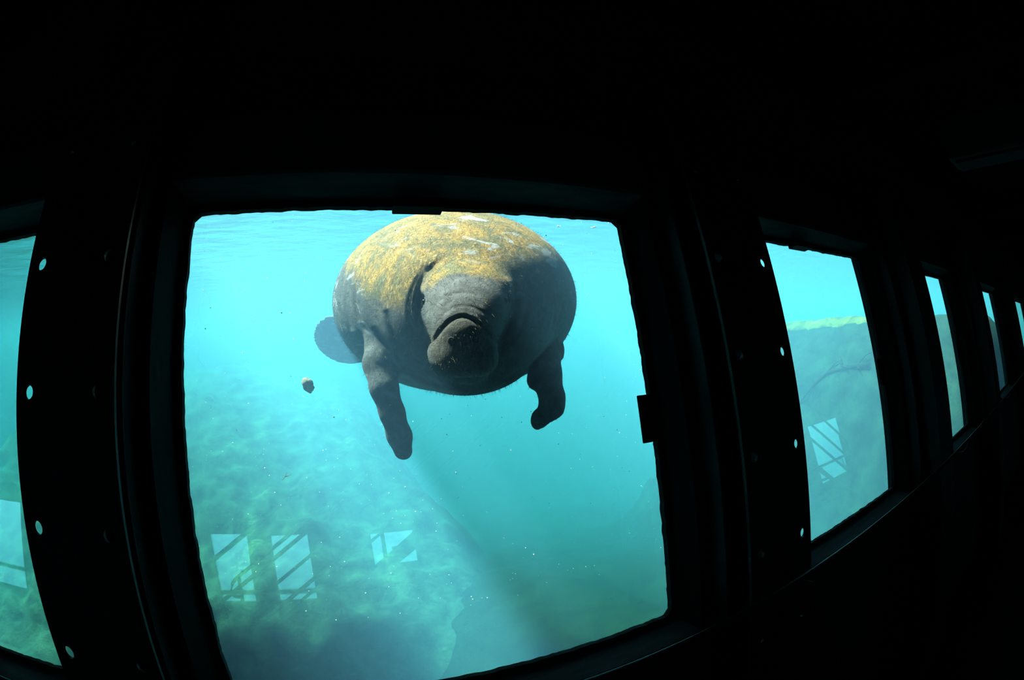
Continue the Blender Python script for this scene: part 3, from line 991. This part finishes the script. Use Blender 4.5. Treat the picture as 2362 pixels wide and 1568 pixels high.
# ------------------------------------------------------------------ small things in the water
def lumpy(name, mat, loc, radii, seed, rough=0.12, groove=False, parent=None, nu=22, nv=14, rot=(0, 0, 0)):
    R = Matrix.Rotation(rot[1], 3, 'Y') @ Matrix.Rotation(rot[0], 3, 'X')
    vv = []
    for j in range(nv + 1):
        for i in range(nu):
            th, ph = math.pi * j / nv, 2 * math.pi * i / nu
            d = Vector((math.sin(th) * math.cos(ph), math.sin(th) * math.sin(ph), math.cos(th)))
            k = 1 + rough * noise.noise(d * 2.3 + Vector((seed, 0, 0))) + rough * 0.5 * noise.noise(d * 6 + Vector((0, seed, 0)))
            if groove:
                k -= 0.16 * math.exp(-((d.z + 0.15 + 0.25 * d.x) / 0.10) ** 2)
                k *= 1 - 0.10 * max(0, d.z)
            vv.append(R @ Vector((d.x * radii[0] * k, d.y * radii[1] * k, d.z * radii[2] * k)))
    m = MB()
    m.add([Vector(loc) + v for v in vv], [(j * nu + i, j * nu + (i + 1) % nu, (j + 1) * nu + (i + 1) % nu, (j + 1) * nu + i) for j in range(nv) for i in range(nu)])
    return m.build(name, mat, parent, smooth=True)

M_lump = painted('brown_lump', (0.20, 0.16, 0.12), 0.9, 0, 0.5, 60, bumpd=0.004)
tag(lumpy('drifting_lump', M_lump, (-0.145, 2.59, 1.377), (0.031, 0.031, 0.045), 3, 0.18, True, rot=(0.2, -0.45, 0)),
    'small brown ridged lump drifting left of the manatee below its tail', 'lump')

M_white = painted('pale_scrap', (0.85, 0.80, 0.80), 0.8, 0, 0.1, 40)
def scrap(loc, w, d, h, yaw, label):
    m = MB()
    n = 8
    c, s_ = math.cos(yaw), math.sin(yaw)
    top, bot = [], []
    for i in range(n + 1):
        t = i / n * 2 - 1
        half = d * math.sqrt(max(0.02, 1 - t * t))
        zc = h * (0.6 * t * t + 0.25 * math.sin(3 * t))
        for sgn in (-1, 1):
            x, y = t * w, sgn * half
            top.append((loc[0] + c * x - s_ * y, loc[1] + s_ * x + c * y, loc[2] + zc + 0.003))
            bot.append((loc[0] + c * x - s_ * y, loc[1] + s_ * x + c * y, loc[2] + zc - 0.003))
    q = len(top)
    f = []
    for i in range(n):
        f += [(2 * i, 2 * i + 1, 2 * i + 3, 2 * i + 2), (q + 2 * i + 2, q + 2 * i + 3, q + 2 * i + 1, q + 2 * i), (2 * i, 2 * i + 2, q + 2 * i + 2, q + 2 * i), (2 * i + 3, 2 * i + 1, q + 2 * i + 1, q + 2 * i + 3)]
    f += [(0, 1, q + 1, q), (2 * n + 1, 2 * n, q + 2 * n, q + 2 * n + 1)]
    m.add(top + bot, f)
    tag(m.build('floating_scrap', M_white, smooth=True), label, 'scrap', 'pale scraps floating near the surface')
scrap((1.88, 3.61, 2.522), 0.020, 0.016, 0.012, 0.4, 'pale oval scrap floating under the surface, nearest the manatee of the three')
scrap((2.14, 3.47, 2.500), 0.026, 0.014, 0.010, -0.9, 'pale elongated scrap floating between the oval scrap and the window corner')
scrap((2.26, 3.40, 2.535), 0.016, 0.012, 0.010, 0.9, 'tiny pale scrap floating in the top right corner of the manatee window')

M_twig = painted('brown_twig', (0.20, 0.13, 0.05), 0.9, 0, 0.3, 60)
tw = empty('drifting_twig', (-0.292, 2.407, 0.939))
tag(tw, 'tiny brown forked twig drifting in front of the algae rock', 'twig')
MB().tube([(-0.315, 2.407, 0.918), (-0.298, 2.410, 0.936), (-0.286, 2.405, 0.958)], [0.0015, 0.002, 0.0012], 5).build('stem', M_twig, tw)
MB().tube([(-0.298, 2.410, 0.936), (-0.280, 2.404, 0.940), (-0.262, 2.40, 0.950)], [0.0018, 0.0015, 0.001], 5).build('side_shoot', M_twig, tw)

M_shadow_weed = painted('shadow_weed_dark', (0.016, 0.018, 0.012), 0.95, 0, 0.4, 20)  # dark tone standing in for a shadow edge and vegetation on the bank
def on_bank(x, y, lift):
    return Vector((x, y, bank_height(x, y) + lift))
br = empty('shadow_edge_weed', on_bank(6.44, 3.6, 0))
tag(br, 'dark forked shape for a shadow edge and vegetation on the bank below the yellow algae crest', 'vegetation')
path = [(6.34, 4.35), (6.38, 4.10), (6.43, 3.85), (6.44, 3.60), (6.48, 3.35), (6.46, 3.12)]
MB().tube([on_bank(x, y, 0.05 + 0.03 * math.sin(i * 1.7)) for i, (x, y) in enumerate(path)], [0.012, 0.02, 0.03, 0.032, 0.036, 0.04], 8).build('trunk', M_shadow_weed, br, smooth=True)  # main run of the shadow edge and vegetation shape
for i, (dx, dy, dz) in ((1, (0.1, 0.1, 0.10)), (2, (0.12, -0.2, 0.16)), (3, (-0.1, -0.2, -0.02)), (3, (0.15, 0.12, 0.14)), (4, (0.1, -0.25, 0.2)), (4, (-0.12, -0.12, -0.03))):
    x, y = path[i]
    p = on_bank(x, y, 0.06)
    MB().tube([p, p + Vector((dx * 0.5, dy * 0.5, dz * 0.7)), p + Vector((dx, dy, dz))], [0.016, 0.011, 0.005], 6).build('weed_shoot', M_shadow_weed, br, smooth=True)

# bright specks hanging in the water
sp = random.Random(11)
m = MB()
M_speck = painted('pale_speck', (0.9, 0.9, 0.85), 0.8, 0, 0.05, 40)
for _ in range(1500):
    y = 1.15 + 3.4 * sp.random() ** 1.3
    x = sp.uniform(-0.75, 1.05) * (y + 0.2) + 0.15
    z = 1.55 + sp.uniform(-0.62, 0.30) * y
    if z > WATER_Z - 0.05 or (y > 1.3 and abs(x - 0.5) < 0.55 and z > 1.3) or z < mound_height(x, y) + 0.1:
        continue
    r = (0.0008 + 0.0014 * sp.random() ** 3) * (0.6 + 0.4 * y)
    if y < hull_y(z, 1.03): continue
    m.add([(x + r, y, z), (x - r, y, z), (x, y + r, z), (x, y - r, z), (x, y, z + r), (x, y, z - r)],
          [(0, 2, 4), (2, 1, 4), (1, 3, 4), (3, 0, 4), (2, 0, 5), (1, 2, 5), (3, 1, 5), (0, 3, 5)])
tag(m.build('drifting_specks', M_speck), 'countless fine pale specks drifting in the water around the manatee', 'specks', kind='stuff')
